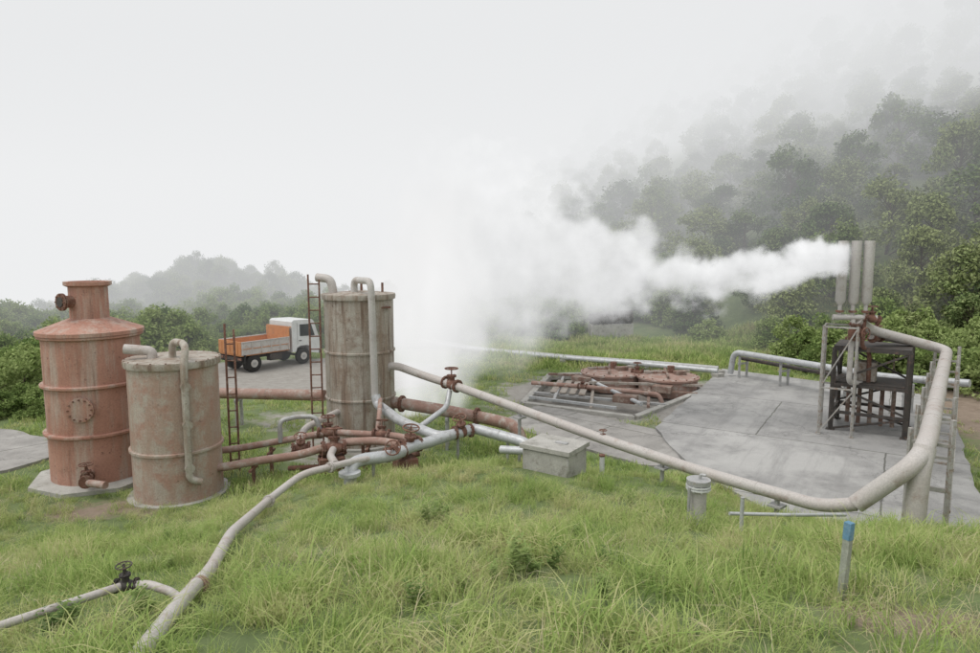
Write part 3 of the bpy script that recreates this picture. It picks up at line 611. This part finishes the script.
def scatter(name,coll,P,R,Sc):
    me=bpy.data.meshes.new(name); me.from_pydata(P.tolist(),[],[])
    a=me.attributes.new('rot','FLOAT_VECTOR','POINT'); a.data.foreach_set('vector',R.astype(np.float32).ravel())
    a=me.attributes.new('scl','FLOAT_VECTOR','POINT'); a.data.foreach_set('vector',Sc.astype(np.float32).ravel())
    o=bpy.data.objects.new(name,me); COL.objects.link(o)
    g=bpy.data.node_groups.new(name+'_gn','GeometryNodeTree'); g.interface.new_socket(name='Geometry',in_out='INPUT',socket_type='NodeSocketGeometry'); g.interface.new_socket(name='Geometry',in_out='OUTPUT',socket_type='NodeSocketGeometry')
    i=g.nodes.new('NodeGroupInput'); q=g.nodes.new('NodeGroupOutput'); ip=g.nodes.new('GeometryNodeInstanceOnPoints'); ci=g.nodes.new('GeometryNodeCollectionInfo')
    ci.inputs['Collection'].default_value=coll; ci.inputs['Separate Children'].default_value=True; ci.inputs['Reset Children'].default_value=True
    r=g.nodes.new('GeometryNodeInputNamedAttribute'); r.data_type='FLOAT_VECTOR'; r.inputs['Name'].default_value='rot'
    s=g.nodes.new('GeometryNodeInputNamedAttribute'); s.data_type='FLOAT_VECTOR'; s.inputs['Name'].default_value='scl'
    er=g.nodes.new('FunctionNodeEulerToRotation'); L=g.links.new
    L(i.outputs[0],ip.inputs['Points']); L(ci.outputs[0],ip.inputs['Instance']); ip.inputs['Pick Instance'].default_value=True
    L(r.outputs['Attribute'],er.inputs[0]); L(er.outputs[0],ip.inputs['Rotation']); L(s.outputs['Attribute'],ip.inputs['Scale']); L(ip.outputs[0],q.inputs[0])
    m=o.modifiers.new('scatter','NODES'); m.node_group=g; return o
def rnd(x0,x1,y0,y1,n): return rng.uniform(x0,x1,n),rng.uniform(y0,y1,n)
def blocked(x,y):
    k=inpoly(x,y,PAD)|inpoly(x,y,STRIP)|inpoly(x,y,LPATH)|inpoly(x,y,PIT)
    for cx,cy,r in((-8,13,1.25),(-5.95,12.1,.85),(-3.12,15.5,.95),(4.15,22.6,1),(5.95,21.9,1),(1.1,11,.6)): k|=(x-cx)**2+(y-cy)**2<r*r
    return k
def place(x,y,zoff,s0,s1,tilt=.12):
    n=len(x); P=np.stack([x,y,H(x,y)+zoff],1); R=np.stack([rng.normal(0,tilt,n),rng.normal(0,tilt,n),rng.uniform(0,6.28,n)],1); s=rng.uniform(s0,s1,n); Sc=np.stack([s,s,s*rng.uniform(.75,1.25,n)],1); return P,R,Sc
def shorten(P,Sc):
    near=np.exp(-((P[:,0]+2.9)**2)/.12)*(P[:,1]<10.5)+np.exp(-((P[:,0]-(3.2+(9.9-P[:,1])*1.0))**2)/.6)*(P[:,1]>8.2)*(P[:,1]<11.5); Sc*=(1-.45*np.clip(near,0,1))[:,None]
x,y=rnd(-13,13,1.5,12.8,11500); k=(np.abs(x)<.86*y+1.2)&~blocked(x,y)
d=gravel(x,y)+dirt(x,y)*.9; k&=rng.random(len(x))>d*1.3
x,y=x[k],y[k]
P,R,Sc=place(x,y,-.01,.5,1.3,.22); big=(1+.62*wav(P[:,0],P[:,1],1.9,4)+.25*wav(P[:,0],P[:,1],6.1,1))*np.clip(1.12-.055*(P[:,1]-4),.6,1.1); Sc*=np.clip(big,.35,2)[:,None]
shorten(P,Sc); scatter('grass',hidden_coll('grass_tufts',gm),P,R,Sc)
x,y=rnd(-13,13,1.8,12.5,5200); k=(np.abs(x)<.86*y+1.2)&~blocked(x,y)&(rng.random(len(x))<.30+.6*wav(x,y,.9,9)); x,y=x[k],y[k]
P,R,Sc=place(x,y,0,.7,1.3,.3); Sc*=np.clip(1.1-.05*(P[:,1]-4),.6,1.1)[:,None]; shorten(P,Sc); scatter('dry_grass',hidden_coll('dry_grass_tufts',dm),P,R,Sc)
x,y=rnd(-28,24,11.5,34,20000); k=~blocked(x,y)&(np.abs(x)<.85*y+2)
d=gravel(x,y)+dirt(x,y)*.9; k&=rng.random(len(x))>d*1.4+.05; x,y=x[k],y[k]
P,R,Sc=place(x,y,-.02,.45,1.0); Sc*=(1+.5*wav(P[:,0],P[:,1],.8,4))[:,None]; Sc*=np.where((y>25)&(x>0),1.9,1)[:,None]
scatter('grass',hidden_coll('far_grass_tufts',gf),P,R,Sc)
wx=np.concatenate([[-.78,-.7,-.6,.2,.35,.5,.3,1.0,-.2],rng.uniform(-4,6,18)]); wy=np.concatenate([[7.7,7.9,7.75,5.1,5.2,5.25,5.4,5.4,4.7],rng.uniform(3.6,9,18)])
P,R,Sc=place(wx,wy,0,.45,.8); Sc[:7]*=1.35; scatter('leafy_weed',hidden_coll('weeds',wm),P,R,Sc)
# forest on hillside
x,y=rnd(-5,110,24,112,9500); d=(x-14)*.85+(y-27)*.53
k=(d>1.0+rng.random(len(x))*2)&(np.abs(x)<.85*y+4)&(y<105); x,y=x[k],y[k]
keep=[];cells={}
for i in range(len(x)):
    rr=1.8+ .013*y[i]; c0=(int(x[i]//3.3),int(y[i]//3.3)); ok=True
    for a in(-1,0,1):
        for b_ in(-1,0,1):
            for j in cells.get((c0[0]+a,c0[1]+b_),()):
                if (x[i]-x[j])**2+(y[i]-y[j])**2<rr*rr: ok=False
    if ok: keep.append(i); cells.setdefault(c0,[]).append(i)
x,y=x[keep],y[keep]; P,R,Sc=place(x,y,-.5,.6,1.1,.08)
d=(x-14)*.85+(y-27)*.53; Sc*=(.5+.5*np.clip(d/9,0,1))[:,None]
scatter('forest',hidden_coll('forest_trees',tm),P,R,Sc)
x=rng.normal(-27,6.5,170); y=rng.normal(61,4,170); P,R,Sc=place(x,y,-.8,.42,.62,.05); scatter('wooded_knoll',hidden_coll('knoll_trees',tm),P,R,Sc)
x1,y1=rnd(-36,-8,17.5,50,1500); k=(x1<-12.4)&(np.abs(x1)<.85*y1+3)&((x1+8)**2/60+(y1-26)**2/40>1); k|=(y1>34)&(x1>-30); 
x1,y1=x1[k],y1[k]
x2,y2=rnd(-6,12,33,46,120); k2=~((x2>4)&(x2<8.5)&(y2<36)); x2,y2=x2[k2],y2[k2]; x3,y3=rnd(12,26,19,32,190); d3=(x3-14)*.85+(y3-27)*.53; k3=(d3>-2.8)&(d3<3); x3,y3=x3[k3],y3[k3]
x=np.concatenate([x1,x2,x3]); y=np.concatenate([y1,y2,y3]); P,R,Sc=place(x,y,-.15,.55,1.1,.1); Sc*=np.where(x<-14,1+.4*wav(x,y,.3,1),1)[:,None]; Sc*=np.clip((y-12)/9,.6,1)[:,None]; scatter('shrubs',hidden_coll('shrub_bushes',bm_),P,R,Sc)
# ------------------------------------------------------------------ fog
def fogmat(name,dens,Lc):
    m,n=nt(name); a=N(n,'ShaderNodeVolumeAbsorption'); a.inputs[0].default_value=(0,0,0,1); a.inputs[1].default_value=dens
    e=N(n,'ShaderNodeEmission'); e.inputs[0].default_value=(*Lc,1); e.inputs[1].default_value=dens; s=N(n,'ShaderNodeAddShader'); n.links.new(a.outputs[0],s.inputs[0]); n.links.new(e.outputs[0],s.inputs[1])  # fog glows by itself: emission stands in for multiply scattered daylight
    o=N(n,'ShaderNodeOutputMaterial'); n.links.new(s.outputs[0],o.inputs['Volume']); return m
def boxobj(name,lo,hi,mat):
    x0,y0,z0=lo;x1,y1,z1=hi; v=[(a,b_,c_) for a in(x0,x1) for b_ in(y0,y1) for c_ in(z0,z1)]
    me=bpy.data.meshes.new(name); me.from_pydata(v,[],[(0,1,3,2),(4,6,7,5),(0,4,5,1),(2,3,7,6),(0,2,6,4),(1,5,7,3)]); me.materials.append(mat); o=bpy.data.objects.new(name,me); COL.objects.link(o); return o
FL=(.865,.87,.875)
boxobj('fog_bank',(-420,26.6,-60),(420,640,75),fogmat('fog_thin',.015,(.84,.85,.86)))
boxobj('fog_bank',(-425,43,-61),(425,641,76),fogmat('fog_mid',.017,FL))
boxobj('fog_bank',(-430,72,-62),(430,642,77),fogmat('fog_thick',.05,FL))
boxobj('fog_bank',(-415,29,14),(415,638,74),fogmat('fog_cloud',.035,(.79,.80,.81)))  # upper layer glows dimmer, greying the sky towards the top
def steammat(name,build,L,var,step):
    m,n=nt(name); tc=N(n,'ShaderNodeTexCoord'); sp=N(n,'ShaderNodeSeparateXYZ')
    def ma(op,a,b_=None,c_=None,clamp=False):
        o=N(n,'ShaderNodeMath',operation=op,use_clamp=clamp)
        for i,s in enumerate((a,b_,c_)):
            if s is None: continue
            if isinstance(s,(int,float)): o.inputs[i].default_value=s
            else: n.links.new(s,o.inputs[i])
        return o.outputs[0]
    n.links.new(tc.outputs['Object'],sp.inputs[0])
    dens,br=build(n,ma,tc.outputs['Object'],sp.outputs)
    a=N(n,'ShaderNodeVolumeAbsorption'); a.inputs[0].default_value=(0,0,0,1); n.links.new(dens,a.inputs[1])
    e=N(n,'ShaderNodeEmission'); e.inputs[0].default_value=(*L,1); n.links.new(ma('MULTIPLY',dens,br) if br else dens,e.inputs[1])  # steam is self-lit: emission replaces scattered daylight
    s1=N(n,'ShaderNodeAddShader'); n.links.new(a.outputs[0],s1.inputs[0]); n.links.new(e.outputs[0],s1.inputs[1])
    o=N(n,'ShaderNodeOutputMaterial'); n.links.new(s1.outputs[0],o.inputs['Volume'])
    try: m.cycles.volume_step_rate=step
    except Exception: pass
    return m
def plume(n,ma,vec,sp):
    x,y,z=sp[0],sp[1],sp[2]
    xa=ma('MAXIMUM',x,0)
    t=noisetex(n,vec,.8,1,.6); vs_=N(n,'ShaderNodeSeparateColor'); n.links.new(t.outputs['Color'],vs_.inputs[0])
    amp=ma('MULTIPLY_ADD',xa,.30,.3)
    dy=ma('MULTIPLY',ma('SUBTRACT',vs_.outputs[0],.5),amp); dz=ma('MULTIPLY',ma('SUBTRACT',vs_.outputs[1],.5),amp)
    cz=ma('MULTIPLY',ma('SINE',ma('MULTIPLY',xa,math.pi/7)),-.58)
    yy=ma('ADD',y,ma('MULTIPLY',dy,1.6)); zz=ma('ADD',ma('SUBTRACT',z,cz),ma('MULTIPLY',dz,1.8))
    rr=ma('SQRT',ma('ADD',ma('MULTIPLY',yy,yy),ma('MULTIPLY',zz,zz)))
    R=ma('MULTIPLY_ADD',ma('MULTIPLY',xa,xa),.028,.44)
    q=ma('SUBTRACT',1.0,ma('DIVIDE',rr,R))
    t2=noisetex(n,vec,1.8,4,.65); q=ma('ADD',q,ma('MULTIPLY',ma('SUBTRACT',t2.outputs[0],.5),2.3))
    q=ma('MULTIPLY',q,2.0,clamp=True)
    fall=ma('DIVIDE',7.0,ma('ADD',1.0,ma('MULTIPLY',ma('MULTIPLY',xa,xa),.17)))
    st=ma('MULTIPLY',ma('ADD',x,.15),4,clamp=True); en=ma('MULTIPLY',ma('SUBTRACT',11.5,x),.35,clamp=True)
    br=ma('ADD',ma('MULTIPLY_ADD',ma('DIVIDE',zz,R),.12,.92),ma('MULTIPLY',ma('SUBTRACT',t2.outputs[0],.5),.6))  # billow shading put into the emission: brighter towards the top, varied by noise
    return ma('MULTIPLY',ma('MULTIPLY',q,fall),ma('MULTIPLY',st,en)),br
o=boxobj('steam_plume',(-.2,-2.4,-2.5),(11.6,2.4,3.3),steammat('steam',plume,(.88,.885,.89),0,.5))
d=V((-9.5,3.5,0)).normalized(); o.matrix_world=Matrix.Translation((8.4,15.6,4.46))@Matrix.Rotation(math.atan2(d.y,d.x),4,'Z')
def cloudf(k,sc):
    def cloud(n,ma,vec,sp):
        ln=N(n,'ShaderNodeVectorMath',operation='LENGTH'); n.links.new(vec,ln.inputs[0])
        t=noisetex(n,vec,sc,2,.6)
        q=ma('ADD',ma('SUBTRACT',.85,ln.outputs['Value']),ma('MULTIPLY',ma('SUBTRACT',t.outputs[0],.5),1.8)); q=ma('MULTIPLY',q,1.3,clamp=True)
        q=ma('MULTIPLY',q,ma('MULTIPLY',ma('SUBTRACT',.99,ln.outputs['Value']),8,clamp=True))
        return ma('MULTIPLY',q,k),ma('MULTIPLY_ADD',t.outputs[0],.25,.86)  # light and shade of the billows put into the emission by noise
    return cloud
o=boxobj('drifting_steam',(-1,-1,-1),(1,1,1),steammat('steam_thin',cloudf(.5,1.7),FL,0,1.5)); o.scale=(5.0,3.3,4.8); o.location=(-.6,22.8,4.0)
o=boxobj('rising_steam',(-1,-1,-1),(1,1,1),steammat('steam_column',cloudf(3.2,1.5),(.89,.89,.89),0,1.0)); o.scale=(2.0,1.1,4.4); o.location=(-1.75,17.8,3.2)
# ------------------------------------------------------------------ world / sun / camera
w=bpy.data.worlds.new('World'); S.world=w; w.use_nodes=True; n=w.node_tree; n.nodes.clear()
sky=N(n,'ShaderNodeTexSky',sky_type='NISHITA'); sky.sun_disc=False; sky.sun_elevation=math.radians(55); sky.sun_rotation=math.radians(-40)
hs=N(n,'ShaderNodeHueSaturation'); hs.inputs['Saturation'].default_value=.2; n.links.new(sky.outputs[0],hs.inputs['Color'])
b1=N(n,'ShaderNodeBackground'); b1.inputs[1].default_value=.05; n.links.new(hs.outputs[0],b1.inputs[0])
b2=N(n,'ShaderNodeBackground'); b2.inputs[0].default_value=(.86,.86,.855,1); b2.inputs[1].default_value=1.0
ad=N(n,'ShaderNodeAddShader'); n.links.new(b1.outputs[0],ad.inputs[0]); n.links.new(b2.outputs[0],ad.inputs[1]); o=N(n,'ShaderNodeOutputWorld'); n.links.new(ad.outputs[0],o.inputs[0])
sl=bpy.data.lights.new('sun','SUN'); sl.energy=1.5; sl.angle=math.radians(30); sl.color=(1,.96,.90); so=bpy.data.objects.new('sun',sl); COL.objects.link(so)
az=math.radians(-40); el=math.radians(55); dv=V((math.sin(az)*math.cos(el)*1,-math.cos(az)*math.cos(el)*.4,math.sin(el))); so.rotation_euler=dv.to_track_quat('Z','Y').to_euler()
cd=bpy.data.cameras.new('camera'); cd.lens=24; cd.sensor_width=36; cd.clip_end=3000; co=bpy.data.objects.new('camera',cd); COL.objects.link(co); co.location=(0,0,4.6); co.rotation_euler=(math.radians(90-6.6),0,0); S.camera=co
